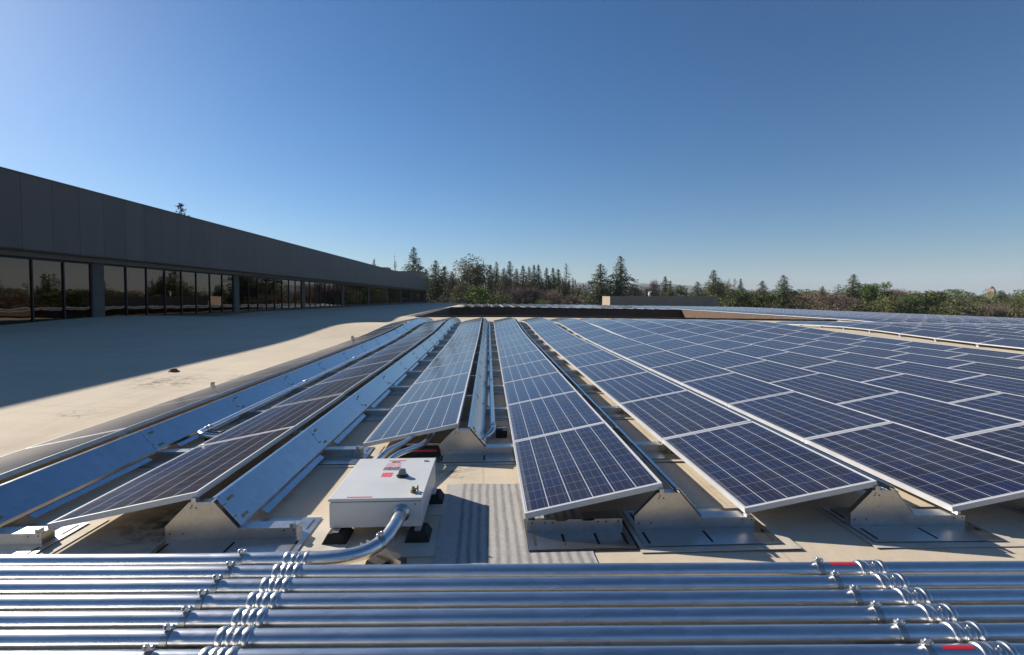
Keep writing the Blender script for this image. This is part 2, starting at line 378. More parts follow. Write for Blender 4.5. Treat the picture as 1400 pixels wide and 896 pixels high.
# ---------------------------------------------------------------- solar array
PW, PL, TH0, TH1 = .99, 1.65, .14, .335
TILT = math.asin((TH1-TH0)/PW)
HW = PW*cos(TILT)
def panel_parts(mb_f, mb_g, mat_=Matrix.Identity(4)):
    """frame + glass of one panel, low front corner at the origin; returns glass corner uv"""
    T = mat_ @ Matrix.Rotation(-TILT, 4, 'Y')
    def bx(mb, x0, x1, y0, y1, z0, z1):
        i = len(mb.v)
        mb.box(x0, x1, y0, y1, z0, z1)
        for k in range(i, len(mb.v)): mb.v[k] = tuple(T @ Vector(mb.v[k]))
    fw = .0105; d = .04
    bx(mb_f, 0, fw, 0, PL, TH0-d, TH0); bx(mb_f, PW-fw, PW, 0, PL, TH0-d, TH0)
    bx(mb_f, fw, PW-fw, 0, fw, TH0-d, TH0); bx(mb_f, fw, PW-fw, PL-fw, PL, TH0-d, TH0)
    bx(mb_f, fw, PW-fw, fw, PL-fw, TH0-.012, TH0-.008)   # white backsheet
    mb_g.poly([T @ Vector(p) for p in ((fw, fw, TH0-.002), (PW-fw, fw, TH0-.002), (PW-fw, PL-fw, TH0-.002), (fw, PL-fw, TH0-.002))])
def glass_uv(me, rn=None):
    uv = me.uv_layers.new(name='UVMap'); rv = me.uv_layers.new(name='rnd')
    cs = [(.014, .014), (.014, PW-.014), (PL-.014, PW-.014), (PL-.014, .014)]
    for p in me.polygons:
        rr_ = rn.random()*50 if rn else 0
        for k, li in enumerate(p.loop_indices):
            uv.data[li].uv = cs[k]; rv.data[li].uv = (math.floor(rr_*20), 0)
    return me
mf, mg = MB(), MB(); panel_parts(mf, mg)
# lift: tilt happens about x=0,z=0 so push back up so that the low edge top is at TH0
ME_F = fixn(mf.mesh('frame', M_FRAME)); ME_G = glass_uv(mg.mesh('glass', M_CELL))
def panel_loc(x, y):
    sx, sy = roof_slope(x+.5, y+.8)
    return (x+TH0*sin(TILT), y, roof_z(x+.5, y+.8)-(sy*.8+sx*.5)), (math.atan(sy), -math.atan(sx), 0)
PY0, PIT = 3.30, 1.66
F1X = [-4.58, -2.93, -1.285, .249, 1.816, 3.365]+[3.365+1.557*k for k in range(1, 7)]
PR1 = ['leftmost grey glaring row beside the bare roof', 'grey row between the two long blue deflectors', 'pale blue row behind the white box',
       'centre row ending at the striped grey mat']+[ORD[k]+' row right of the narrow beige gap' for k in range(7)]+['last row before the wide beige aisle']
allp = []
for k, x in enumerate(F1X):
    for j in range(16):
        if k == 2 and j == 0: continue
        allp.append((x, PY0+j*PIT, k, j-(1 if k == 2 else 0), 1))
F2X = [17.7+1.557*k for k in range(20)]
for k, x in enumerate(F2X):
    for j in range(13): allp.append((x, 8.3+j*PIT, k, j, 2))
    if k >= 7:
        for j in range(35): allp.append((x, 32.8+j*PIT, k, j, 3))
for k in range(-2, 18):
    for j in range(13): allp.append((-1.0+1.557*k if k > -99 else 0, 68.5+j*PIT, k+2, j, 4))
def cz(p):
    X, Y = p[0]+.5, p[1]+.8; return Y*CY+X*SY, X*CY-Y*SY
inv = [p for p in allp if cz(p)[0] > 1 and abs(cz(p)[1]) < cz(p)[0]*1.12]
inv.sort(key=lambda p: cz(p)[0]**2+cz(p)[1]**2)
near = set(inv[:298])
random.seed(3)
proto = None; vis_j = {}
for p in sorted(near, key=lambda p: (p[4], p[2], p[3])):
    x, y, k, j, fld = p
    key = (fld, k); vis_j[key] = vis_j.get(key, 0)+1; o_ = ORD[vis_j[key]-1]
    if fld == 1: lab = '%s solar panel from the front, %s' % (o_, PR1[k])
    elif fld == 2: lab = '%s panel in view from front, %s row past the beige aisle' % (o_, ORD[k])
    elif fld == 3: lab = '%s dark panel right of the light well, %s row from it' % (o_, ORD[k-7])
    else: lab = '%s panel behind the light well, %s row from the left' % (o_, ORD[k])
    loc, rot = panel_loc(x, y)
    rot = (rot[0]+random.gauss(0, .0015), rot[1]+random.gauss(0, .0022), random.gauss(0, .0006))
    if proto is None:
        proto = thing('solar_panel', lab, 'solar panel', loc, rot, 'framed solar panels on the roof')
        add('frame', ME_F, proto); add('glass', ME_G, proto)
    else: copy_tree(proto, loc, rot, lab)
# the rest as one object
mf, mg = MB(), MB()
from mathutils import Euler
for p in allp:
    if p in near: continue
    loc, rot = panel_loc(p[0], p[1])
    rot = (rot[0]+random.gauss(0, .0015), rot[1]+random.gauss(0, .0022), 0)
    panel_parts(mf, mg, Matrix.Translation(loc) @ Euler(rot).to_matrix().to_4x4())
far = MB(); far.v = mf.v+mg.v; off = len(mf.v)
far.f = mf.f+[[i+off for i in f] for f in mg.f]; far.m = [0]*len(mf.f)+[1]*len(mg.f); far.sm = [False]*len(far.f)
me = far.mesh('distant_solar_panels', [M_FRAME, M_CELL])
uv = me.uv_layers.new(name='UVMap'); rvl = me.uv_layers.new(name='rnd'); rn = random.Random(9)
cs = [(.014, .014), (.014, PW-.014), (PL-.014, PW-.014), (PL-.014, .014)]
for pl in me.polygons:
    if pl.material_index == 1:
        q = rn.randint(1, 999)
        for k, li in enumerate(pl.loop_indices): uv.data[li].uv = cs[k]; rvl.data[li].uv = (q, 0)
o = add('distant_solar_panels', me); kind(o, 'stuff'); tag(o, 'mass of distant solar panels covering the far roof around the light well', 'solar panels')

# ---- mounting brackets
def bracket_proto(lab, loc, rot):
    t = thing('mounting_bracket', lab, 'bracket', loc, rot, 'steel brackets under the panel joints')
    b = MB(); th = .004
    b.prism([(0,.0),(.86,.0),(.86,.085),(.515,.085),(.315,.09),(.315,.0901),(.30,.115),(.175,.272),(.02,.272)][0:0] or [(0,.016),(.86,.016),(.86,.085),(.47,.088),(.315,.272),(.165,.272),(0,.105)], 'y', 0, th)
    # folded edges
    b.prism([(0,.105),(.165,.272),(.162,.275),(-.003,.108)], 'y', -.001, .035)
    b.prism([(.47,.088),(.315,.272),(.318,.275),(.473,.091)], 'y', -.001, .04)
    b.prism([(.168,.268),(.312,.268),(.312,.272),(.168,.272)], 'y', th, .06)
    b.box(.472, .858, th, .10, .081, .085); b.box(.474, .856, .10, .104, .016, .085); b.box(.856, .86, th, .10, .016, .08)
    for (x, z) in ((.03,.06),(.115,.06),(.17,.235),(.178,.25),(.205,.235),(.84,.068),(.775,.068)):
        b.tube([(x, -.0012, z), (x, .001, z)], .0055, 8, 1)
    add('bracket_plate', (b, [M_GALV, M_SLOT]), t)
    b = MB(); b.box(0, .93, -.225, .30, .0125, .0155)
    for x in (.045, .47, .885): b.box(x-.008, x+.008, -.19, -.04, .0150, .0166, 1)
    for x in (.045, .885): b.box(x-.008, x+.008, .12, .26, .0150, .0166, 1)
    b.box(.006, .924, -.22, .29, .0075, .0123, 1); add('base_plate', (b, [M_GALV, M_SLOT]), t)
    b = MB(); b.box(-.04, 1.02, -.285, .36, .0035, .0065); b.box(-.036, 1.016, -.281, .355, .0005, .0033, 1); add('slip_sheet', (b, [M_PAD, M_SLOT]), t)  # black lower layer paints the shadow line beneath the slip sheet
    b = MB(); b.box(.175, .205, -.002, .05, .2725, .30); add('panel_clamp', (b, M_GALV), t); b = MB(); b.box(.81, .835, .01, .05, .0855, .108); add('panel_clamp', (b, M_GALV), t)
    return t
def deflector_proto(lab, loc, rot):
    t = thing('wind_deflector', lab, 'deflector', loc, rot, 'sheet steel wind deflectors behind the rows')
    a, c, L = (.322, .290), (.482, .098), 1.655
    nx, nz = .0026, .0022
    b = MB()
    b.prism([a, c, (c[0]+nx, c[1]+nz), (a[0]+nx, a[1]+nz)], 'y', 0, L)
    b.prism([(a[0]-.022, a[1]+.001), (a[0]+nx, a[1]+.002), (a[0]+nx, a[1]+.005), (a[0]-.022, a[1]+.004)], 'y', 0, L)
    b.prism([(c[0], c[1]), (c[0]+nx, c[1]+nz), (c[0]+.006, c[1]-.022), (c[0]+.002, c[1]-.022)], 'y', 0, L)
    add('sheet', (b, M_DEFL), t)
    b = MB(); b.prism([(c[0]-.02, c[1]-.018), (c[0]+.045, c[1]-.058), (c[0]+.047, c[1]-.055), (c[0]-.018, c[1]-.015)], 'y', .30, L-.12); add('lower_flange', (b, M_DEFL), t)
    b = MB()
    def onface(u): return (a[0]+(c[0]-a[0])*u+nx, a[1]+(c[1]-a[1])*u+nz)
    for (u0, u1) in ((.18,.27),(.80,.89)):
        p0, p1 = onface(u0), onface(u1); b = MB()
        b.prism([p0, p1, (p1[0]+.002, p1[1]+.002), (p0[0]+.002, p0[1]+.002)], 'y', .07, .145); add('slot_clip', (b, M_TAB), t)
    for u in (.3,.72):
        b = MB(); p0 = onface(u); b.tube([(p0[0]-.002,.025,p0[1]-.002),(p0[0]+.012,.025,p0[1]+.010)], .007, 8); add('bolt', (b, M_FIT), t)
    return t
BR = ['behind the leftmost grey panel row', 'behind the grey row left of the white box', 'behind the pale blue row past the white box',
      'behind the centre row beside the narrow beige gap', 'behind the first row right of the beige gap']+['behind the %s row right of the beige gap' % ORD[k] for k in range(1, 8)]
bp = dp = None
for k, x in enumerate(F1X):
    xb = x+HW-.20
    jm = 17 if k < 5 else 2
    for j in range(jm):
        if k == 2 and j == 0: continue
        y = PY0-.02+j*PIT
        jj = j-(1 if k == 2 else 0)
        sx, sy = roof_slope(xb, y); loc = (xb, y, roof_z(xb, y)); rot = (math.atan(sy), -math.atan(sx), 0)
        lab = '%s mounting bracket from front, %s' % (ORD[jj], BR[k])
        if bp is None: bp = bracket_proto(lab, loc, rot)
        else: copy_tree(bp, loc, rot, lab)
        if j == jm-1 and k < 5: continue
        lab = '%s %s deflector sheet from front, %s' % (ORD[jj], 'blue' if k < 2 else 'steel', BR[k])
        loc = (xb, y+.02, roof_z(xb, y)+.001)
        if dp is None: dp = deflector_proto(lab, loc, rot)
        else:
            dd = copy_tree(dp, loc, rot, lab)
            if k == 2 and j == 1:
                for ch in list(dd.children):
                    if ch.name.startswith('lower_flange'): bpy.data.objects.remove(ch)
# low rail at the near end of the centre row
t = thing('mounting_rail', 'notched low steel rail holding the low front corner of the centre row', 'rail', (.262, PY0-.02, 0))
b = MB()
pts = [(0,.016),(.67,.016),(.67,.098),(.48,.098),(.465,.086),(.395,.086),(.38,.098),(.29,.098),(.275,.086),(.21,.086),(.195,.098),(0,.098)]
b.prism(pts, 'y', 0, .004); b.box(0,.66,.004,.12,.094,.0975) if False else None
b.box(.01,.06,.02,.06,.016,.105); b.box(.40,.66,.05,.16,.05,.078)
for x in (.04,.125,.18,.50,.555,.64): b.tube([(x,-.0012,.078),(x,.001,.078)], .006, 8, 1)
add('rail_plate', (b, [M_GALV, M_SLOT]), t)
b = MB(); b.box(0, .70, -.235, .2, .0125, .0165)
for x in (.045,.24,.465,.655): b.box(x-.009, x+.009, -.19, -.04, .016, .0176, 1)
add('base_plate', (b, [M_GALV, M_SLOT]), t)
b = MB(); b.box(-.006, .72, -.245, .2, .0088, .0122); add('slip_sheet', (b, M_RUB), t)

# little feet along the white edge past the aisle
b = MB(); b.box(-.05,.25,-.12,.12,.0,.012); b.box(0,.06,-.03,.03,.012,.10); b.box(-.02,.2,-.05,.05,.07,.10)
fp = None
for j in range(13):
    y = 8.3+j*PIT; x = 17.7
    if x > 1.14*y: continue
    loc = (x-.02, y, roof_z(x, y))
    if fp is None:
        fp = thing('panel_foot', 'nearest small steel foot under the white panel edge along the aisle', 'foot', loc, group='feet along the aisle edge'); add('foot_plate', (b, M_GALV), fp); c_ = 1
    else: c_ += 1; copy_tree(fp, loc, (0,0,0), '%s small steel foot from the near end under the white aisle edge' % ORD[c_-1])

# ---------------------------------------------------------------- grey striped mat
mw, ml = 1.02, 1.55
M_MAT = mat('striped_felt', (.3,.3,.3), .95, 0, .2); n = N(M_MAT); ob = n.obj(); sp = n.new('ShaderNodeSeparateXYZ', {0: ob})
wob = n.math('MULTIPLY_ADD', n.noise(n.scale(ob, (1,1,1)), 5, 3), .02, sp.outputs[0])
st = n.ramp(n.math('FRACT', n.math('DIVIDE', wob, .064)), [(.22, (0,0,0)), (.5, (1,1,1)), (.66, (1,1,1)), (.92, (0,0,0))])
st = n.math('MULTIPLY', st, n.math('GREATER_THAN', sp.outputs[0], .125))
st = n.math('MULTIPLY', st, n.math('MULTIPLY_ADD', n.noise(n.scale(ob, (8,2,1)), 3, 5, .7), 1.2, .12))
base = n.ramp(n.noise(ob, 60, 5, .7), [(.3, (.36,.34,.315)), (.7, (.50,.475,.44))])
c = n.mix(n.math('MULTIPLY', st, .8), base, (.14,.135,.13))
c = n.mix(n.math('MULTIPLY', n.ramp(n.noise(ob, 4, 6, .7), [(.5, (0,0,0)), (.75, (1,1,1))]), .35), c, (.24,.21,.17))
n.link(c, 'Base Color'); n.bump(n.noise(ob, 120, 3), .8, .004)
b = MB()
NXm, NYm = 24, 30
def mh(u, v): return .0085+.0035*sin(u*26+v*3)*max(0, sin(v*5+u*4))*(.4 if .1 < u < .9 else 1)
for i in range(NXm):
    for j in range(NYm):
        q = [(i/NXm, j/NYm), ((i+1)/NXm, j/NYm), ((i+1)/NXm, (j+1)/NYm), (i/NXm, (j+1)/NYm)]
        b.poly([(u*mw, v*ml+.012*sin(u*9), mh(u, v)) for u, v in q], 0, True)
b.poly([(0,0,0),(mw,0,0),(mw,0,.0085),(0,0,.0085)]); b.poly([(0,0,0),(0,ml,0),(0,ml,.0085),(0,0,.0085)])
tag(add('felt_mat', (b, M_MAT), None, (-.345, 2.62, -.002), (0,0,R(.6))), 'striped grey felt mat lying on the roof right of the white box', 'mat')

# ---------------------------------------------------------------- white combiner box
bx0, bx1, by0, by1 = -1.085, -.45, 3.27, 4.08
cb = thing('combiner_box', 'white painted electrical box on rubber feet with red labels', 'electrical box', (bx0, by0, 0), (0,0,R(-.4)))
BWd, BDp = bx1-bx0, by1-by0
b = MB(); b.box(.006, BWd-.006, .006, BDp-.006, .077, .252); bevel(add('body', (b, M_BOX), cb), .004)
b = MB(); b.box(0, BWd, 0, BDp, .258, .279); lid = bevel(add('lid', (b, M_BOX), cb), .005)
b = MB(); b.box(.012, BWd-.012, .012, BDp-.012, .252, .258); add('gasket', (b, M_BLK), cb)
# stickers on the lid (local metres from front-left)
def sticker(x0, x1, y0, y1, m, name='warning_label', parent=lid, z=.2792): 
    b = MB(); b.box(x0, x1, y0, y1, z, z+.0006); return add(name, (b, m), parent)
sticker(.12, .29, .018, .032, M_RED); 
sticker(.255, .395, .735, .752, M_RED)
M_LW = mat('label_white', (.55,.50,.50), .5)
def text_mat(name, basec, ink, sx, sy, thr=.5):
    m = mat(name, basec, .5); n = N(m); ob = n.obj(); sp = n.new('ShaderNodeSeparateXYZ', {0: ob})
    ln = n.ramp(n.math('FRACT', n.math('MULTIPLY', sp.outputs[1], sy)), [(.25,(0,0,0)),(.3,(1,1,1)),(.7,(1,1,1)),(.75,(0,0,0))])
    wd = n.math('GREATER_THAN', n.noise(n.scale(ob, (sx, sy*.9, 1)), 1, 2), thr)
    n.link(n.mix(n.math('MULTIPLY', ln, wd), basec, ink), 'Base Color'); return m
sticker(.285, .355, .695, .73, text_mat('black_header_label', (.03,.03,.03), (.5,.45,.4), 90, 34, .45))
sticker(.255, .375, .60, .69, text_mat('warning_text_label', (.60,.50,.52), (.45,.06,.10), 110, 45, .42))
sticker(.25, .375, .53, .595, text_mat('dark_text_label', (.06,.06,.07), (.45,.43,.42), 120, 55, .5))
sticker(.25, .375, .515, .528, M_LW)
sticker(.265, .345, .385, .475, text_mat('red_text_label', (.60,.03,.06), (.75,.30,.32), 120, 60, .5))
# rotary disconnect handle
hx, hy = .425, .40
b = MB(); b.tube([(hx,hy,.279),(hx,hy,.288)], [.045,.045], 24); k_ = bevel(add('handle_base', (b, M_BLK), cb), .002)
b = MB(); b.prism([(hx-.034,.288),(hx+.034,.288),(hx+.022,.335),(hx-.018,.338)], 'y', hy-.018, hy+.018); bevel(add('disconnect_handle', (b, M_HANDLE), cb), .007, 3)
lx, ly = .555, .10
b = MB(); b.tube([(lx,ly,.279),(lx,ly,.292)], .022, 16); b.tube([(lx,ly,.292),(lx,ly,.315)], [.015,.012], 6); b.tube([(lx-.01,ly-.02,.30),(lx+.03,ly+.015,.30)], .006, 8); b.tube([(lx+.03,ly+.015,.28),(lx+.03,ly+.015,.318)], .006, 8)
add('brass_latch', (b, M_BRASS), cb)
b = MB(); b.box(.545,.585,.715,.728,.279,.286); b.box(.55,.58,.72,.724,.286,.289); add('lid_clip', (b, M_FIT), cb)
b = MB(); b.tube([(.585,.0055,.235),(.585,-.001,.235)], .006, 10); add('screw', (b, M_TAB), cb)
def foot(x, y, name='rubber_foot', par=None):
    b = MB(); w0, w1, d0, d1 = .085, .05, .10, .07; h = .066
    lo = [(x-w0,y-d0,.002),(x+w0,y-d0,.002),(x+w0,y+d0,.002),(x-w0,y+d0,.002)]; hi = [(x-w1,y-d1,h),(x+w1,y-d1,h),(x+w1,y+d1,h),(x-w1,y+d1,h)]
    i = 0; b.v = lo+hi
    for q in ((3,2,1,0),(4,5,6,7),(0,1,5,4),(1,2,6,5),(2,3,7,6),(3,0,4,7)): b.f.append(list(q)); b.m.append(0); b.sm.append(False)
    f = bevel(add(name, (b, M_RUB), par), .006)
    b = MB(); b.box(x-.022, x+.022, y-.06, y+.06, h, .0775); add('strut_clip', (b, M_GALV), f)
for x, y in ((.06,.02),(BWd-.03,.02),(.06,BDp-.12),(BWd+.0,BDp-.20)): foot(x, y, par=cb)
for x0, x1, y0, y1, lab in ((-1.34,-.93,3.02,3.50,'pale membrane pad under the left front foot of the white box'),
                            (-.62,-.315,3.02,3.38,'pale membrane pad under the right front foot of the white box'),
                            (-.60,-.33,3.60,4.02,'pale membrane pad under the right rear foot of the white box')):
    b = MB(); b.box(x0, x1, y0, y1, .002, .007)
    b.box(x0+.004, x1-.004, y0-.002, y0+.0, .002, .006)
    tag(add('membrane_pad', (b, M_PAD), None, (0,0,0), (0,0,0)), lab, 'pad', 'membrane pads under the white box')

# ---------------------------------------------------------------- conduits
HP = .13; RP = .042
PZ = [2.737-.127*k for k in range(7)]          # distance of each pipe at the lens axis
SLP = .010
ang = -R(YAW)+SLP                               # pipe direction in plan
names = ['farthest', 'second farthest', 'third farthest', 'fourth farthest', 'third nearest', 'second nearest', 'nearest']
def pp(k, xp, h=HP):                             # point of pipe k at lateral offset xp
    x, y = W(xp, PZ[k]+SLP*xp); return Vector((x, y, h))
def ring_profile(L):
    r0 = RP
    return [(-.51,r0*1.0),(-.5,r0*1.14),(-.46,r0*1.22),(-.33,r0*1.24),(-.305,r0*1.20),(-.295,r0*1.08),(-.205,r0*1.08),(-.195,r0*1.16),(-.10,r0*1.19),(-.02,r0*1.15),(0,r0*1.10),(.02,r0*1.15),(.10,r0*1.19),(.195,r0*1.16),(.205,r0*1.08),(.295,r0*1.08),(.305,r0*1.20),(.33,r0*1.24),(.46,r0*1.22),(.5,r0*1.14),(.51,r0*1.0)]
def coupling(c, dirv, parent, base, tw=0):
    b = MB(); L = .145
    b.tube([tuple(c+dirv*(t*L)-base) for t, _ in ring_profile(L)], [r for _, r in ring_profile(L)], 22, caps=True)
    b.tube([tuple(c-base+Vector((0,-.02,RP*1.15))), tuple(c-base+Vector((0,-.026,RP*1.38)))], .008, 8)
    return add('coupling', (b, M_FIT), parent)
def strap(c, dirv, parent, base, h=HP):
    perp = Vector((-dirv.y, dirv.x, 0)).normalized(); up = Vector((0,0,1)); b = MB(); n_ = 18
    hwid = .016
    for i in range(n_):
        a0, a1 = -20+220*i/n_, -20+220*(i+1)/n_
        def q(a, r, s): return c-base+(perp*cos(R(a))+up*sin(R(a)))*r+dirv*s
        r0, r1 = RP+.0008, RP+.0035
        b.poly([q(a0,r1,-hwid), q(a0,r1,hwid), q(a1,r1,hwid), q(a1,r1,-hwid)])
        b.poly([q(a0,r0,-hwid), q(a0,r1,-hwid), q(a1,r1,-hwid), q(a1,r0,-hwid)]); b.poly([q(a0,r0,hwid), q(a0,r1,hwid), q(a1,r1,hwid), q(a1,r0,hwid)])
    s = add('pipe_strap', (b, M_GALV), parent)
    b = MB(); t = c-base+up*(RP+.016)
    b.box(t.x-.011, t.x+.011, t.y-.004, t.y+.004, t.z-.014, t.z+.010)
    b.tube([tuple(t-dirv*.024), tuple(t+dirv*.026)], .0052, 8); b.tube([tuple(t-dirv*.020), tuple(t-dirv*.011)], .0115, 6); b.tube([tuple(t+dirv*.011), tuple(t+dirv*.021)], .0115, 6)
    b.tube([tuple(t+up*.004-dirv*.006), tuple(t+up*.015-dirv*.004)], .0065, 8)
    add('bolt', (b, M_FIT), s)
    return s
D = Vector((cos(ang), sin(ang), 0))
STX_L = [-1.549, -1.543, -1.537, -1.531, -1.526, -1.52, -1.515]; STX_R = [None, 1.698, 1.710, 1.72, 1.732, 1.743, 1.758]
def mod_label(p0, p1, parent, base):
    b = MB(); n_ = 6; perp = Vector((-D.y, D.x, 0)); up = Vector((0,0,1))
    for i in range(n_):
        a0, a1 = 84+30*i/n_, 84+30*(i+1)/n_
        def q(p, a): return p-base+(perp*cos(R(a))+up*sin(R(a)))*(RP+.0006)
        b.poly([q(p0,a0), q(p1,a0), q(p1,a1), q(p0,a1)])
    return add('warning_sticker', (b, M_RED), parent)
for k in range(7):
    base = pp(k, 0 if k else -2.5); base = Vector((base.x, base.y, 0))
    lab = '%s of the long galvanized conduits lying side by side in the foreground' % names[k]
    if k == 0: lab = 'farthest galvanized foreground conduit, bending up into the front of the white box'
    t = thing('steel_conduit', lab, 'conduit', base, group='galvanized conduits crossing the foreground')
    b = MB(); xe = 6.5
    if k == 0:
        # straight run then the elbow into the box
        hub = W(-.752, 3.245)
        pts = [pp(0, -6), pp(0, -3), pp(0, -1.7), pp(0, -1.12)]
        curve = smooth_path([(*W(-1.12, 2.726), .14), (*W(-.98, 2.745), .141), (*W(-.86, 2.80), .146), (*W(-.785, 2.90), .158), (*W(-.757, 3.03), .172), (*W(-.752, 3.13), .178), (*hub, .18)], 6)
        path = pts[:-1]+curve
        b.tube([tuple(Vector(p)-base) for p in path], RP, 26, caps=True)
        add('pipe', (b, M_PIPE), t)
        b = MB(); hb_ = Vector((*hub, .18)); dv = Vector((.03, -1, 0)).normalized()
        hh = Vector((hb_.x, by0, .18))
        b.tube([tuple(hh-base+dv*s) for s in (-.004,.0,.022,.024,.03,.031,.038)], [.058,.058,.058,.050,.050,.044,.042], 26); add('hub_fitting', (b, M_FIT), t)
        cpt = Vector((*W(-.80, 2.872), .153)); dd = Vector((.62,.78,.12)).normalized(); strap(cpt, dd, t, base)
        coupling(pp(0, -1.23), D, t, base); strap(pp(0, -1.549), D, t, base)
        mod_label(pp(0, -1.455), pp(0, -1.33), t, base)
    else:
        b.tube([tuple(pp(k, x)-base) for x in [-6+i*.5 for i in range(26)]], RP, 26); add('pipe', (b, M_PIPE), t)
        coupling(pp(k, -1.23+.001*k), D, t, base); coupling(pp(k, 1.99+.011*(k-1)), D, t, base)
        strap(pp(k, STX_L[k]), D, t, base); strap(pp(k, STX_R[k]), D, t, base)
        if k == 1: mod_label(pp(k, 1.76), pp(k, 1.90), t, base)
        if k == 6: mod_label(pp(k, 1.82), pp(k, 1.95), t, base)
# strut channels with rubber blocks that carry the conduits
for xs_, side in ((-1.53, 'left'), (1.73, 'right')):
    x, y = W(xs_, 2.33)
    t = thing('strut_channel', 'steel strut channel on rubber blocks under the conduits on the %s' % side, 'strut', (x, y, 0), (0,0,ang))
    b = MB(); b.box(-.02,.02,-.50,.46,.062,.065); b.box(-.02,-.017,-.50,.46,.065,HP-RP-.001); b.box(.017,.02,-.50,.46,.065,HP-RP-.001); add('channel', (b, M_GALV), t)
    for yy in (-.35, .32):
        b = MB(); b.prism([(-.075,0),(.075,0),(.05,.061),(-.05,.061)], 'x', -.12, .12) ; f = add('rubber_block', (b, M_RUB), t, (0, yy, .002))
# strut under the elbow
x, y = W(-.80, 2.90)
t = thing('elbow_support', 'angled steel strut on a rubber block under the conduit elbow', 'strut', (x, y, 0), (0,0,R(-38)))
b = MB(); b.box(-.17,.20,-.025,.025,.062,.065); b.box(-.17,.20,-.025,-.022,.065,.105); b.box(-.17,.20,.022,.025,.065,.105); add('channel', (b, M_GALV), t)
b = MB(); b.prism([(-.09,0),(.09,0),(.055,.06),(-.055,.06)], 'y', -.08, .08); add('rubber_block', (b, M_RUB), t, (.02, 0, .002))
# two conduits behind the box
for q, (lab, offs) in enumerate((('left of the two thin conduits rising from the back of the white box', 0), ('right of the two thin conduits rising from the back of the white box', 1))):
    if q == 0: pts = [(*W(-1.20,4.03),.17), (*W(-1.20,4.20),.185), (*W(-1.15,4.42),.215), (*W(-1.06,4.72),.20), (*W(-1.02,4.98),.185), (*W(-1.03,5.2),.165)]
    else: pts = [(*W(-1.10,4.03),.17), (*W(-1.10,4.16),.18), (*W(-1.04,4.38),.20), (*W(-.90,4.72),.175), (*W(-.86,4.96),.17), (*W(-.87,5.2),.16)]
    base = Vector((pts[0][0], pts[0][1], 0)); t = thing('thin_conduit', lab, 'conduit', base, group='thin conduits behind the white box')
    b = MB(); pa = smooth_path(pts, 6); b.tube([tuple(p-base) for p in pa], .026, 16); add('pipe', (b, M_PIPE), t)
    b = MB(); p = pa[-3]; d_ = (pa[-1]-pa[-3]).normalized(); b.tube([tuple(p-base+d_*s) for s in (0,.005,.03,.032,.05)], [.034,.040,.040,.034,.033], 14); add('connector', (b, M_FIT), t)
x, y = W(-.94, 4.95); t = thing('support_block', 'black rubber support block with a red stripe under the pale blue row', 'support block', (x, y, 0))
b = MB(); b.prism([(-.21,0),(.21,0),(.19,.10),(-.19,.10)], 'y', -.08, .08); add('block', (b, M_RUB), t)
b = MB(); b.box(-.12, .17, -.083, -.0795, .060, .078); add('stripe', (b, M_RED), t)
b = MB(); b.box(-.19,.19,-.02,.02,.10,.125); add('strut', (b, M_GALV), t)
# long conduits beside deflectors
def row_conduit(xc, turn, lab, y0=5.5, y1=29.2, h=.13):
    pts = []; r = .13
    if turn < 0: pts += [(xc-r-.28, y0-.12, .034), (xc-r, y0-.12, .04)]
    else: pts += [(xc+r+.4, y0-.10, .10), (xc+r, y0-.10, .115)]
    for i in range(1, 9):
        a = R(90*i/8); pts.append((xc+turn*(r-r*sin(a)), y0-.12+r*(1-cos(a)), min(h, .045+.01*i) if turn < 0 else h))
    Y = y0+.1
    while Y < y1: pts.append((xc, Y, h+roof_z(xc, Y)-roof_z(xc, 5))); Y += .6
    base = Vector((xc, y0, 0)); t = thing('row_conduit', lab, 'conduit', base, group='long conduits beside the deflectors')
    b = MB(); b.tube([tuple(Vector(p)-base) for p in pts], .029, 16); add('pipe', (b, M_PIPE), t)
    for Y in (y0+.14, y0+3.1, y0+6.2, y0+12.3):
        b = MB(); z = h+roof_z(xc, Y)-roof_z(xc, 5); b.tube([(0, Y-y0+s, z) for s in (-.05,-.045,-.03,-.02,.02,.03,.045,.05)], [.030,.037,.037,.033,.033,.037,.037,.030], 14); add('coupling', (b, M_FIT), t)
row_conduit(.05, -1, 'long thin conduit beside the deflector left of the centre row', h=.12)
row_conduit(-3.20, 1, 'long thin conduit beside the leftmost blue deflector with a bright elbow')
for (x, y, lab) in ((.15, 5.62, 'black rubber block beside the conduit elbow left of the centre row'), (-3.12, 5.62, 'black rubber block beside the bright elbow in the left rows')):
    t = thing('conduit_block', lab, 'support block', (x, y, 0)); b = MB(); b.box(-.065,.065,-.09,.09,.002,.09); bevel(add('block', (b, M_RUB), t), .006)
    b = MB(); b.box(-.06,.06,-.02,.02,.09,.10); add('strut', (b, M_GALV), t)

# ---------------------------------------------------------------- small roof items
x, y = P(235, 10.0); t = thing('roof_drain', 'low dark roof drain at the edge of the building shadow', 'drain', (x, y, roof_z(x, y)))
b = MB(); b.tube([(0,0,0),(0,0,.02)], [.11,.09], 20); b.tube([(0,0,.02),(0,0,.05),(0,0,.065)], [.07,.065,.03], 14); add('strainer', (b, noisy('rusty_iron', (.10,.06,.045), (.20,.13,.09), 20, .9, world=False)), t)
x, y = P(288, 8.3); t = thing('pipe_stub', 'short grey vent pipe stub beside the leftmost panel row', 'vent pipe', (x, y, 0))
b = MB(); b.tube([(0,0,0),(0,0,.155)], .034, 14); add('pipe', (b, M_PAD), t)
b = MB(); b.tube([(0,0,0),(0,0,.012)], [.07,.05], 14); add('flashing', (b, M_PAD), t)
x, y = P(481, 16.9); t = thing('pipe_stub', 'small tan pipe stub farther along the leftmost panel row', 'vent pipe', (x, y, roof_z(x, y)))
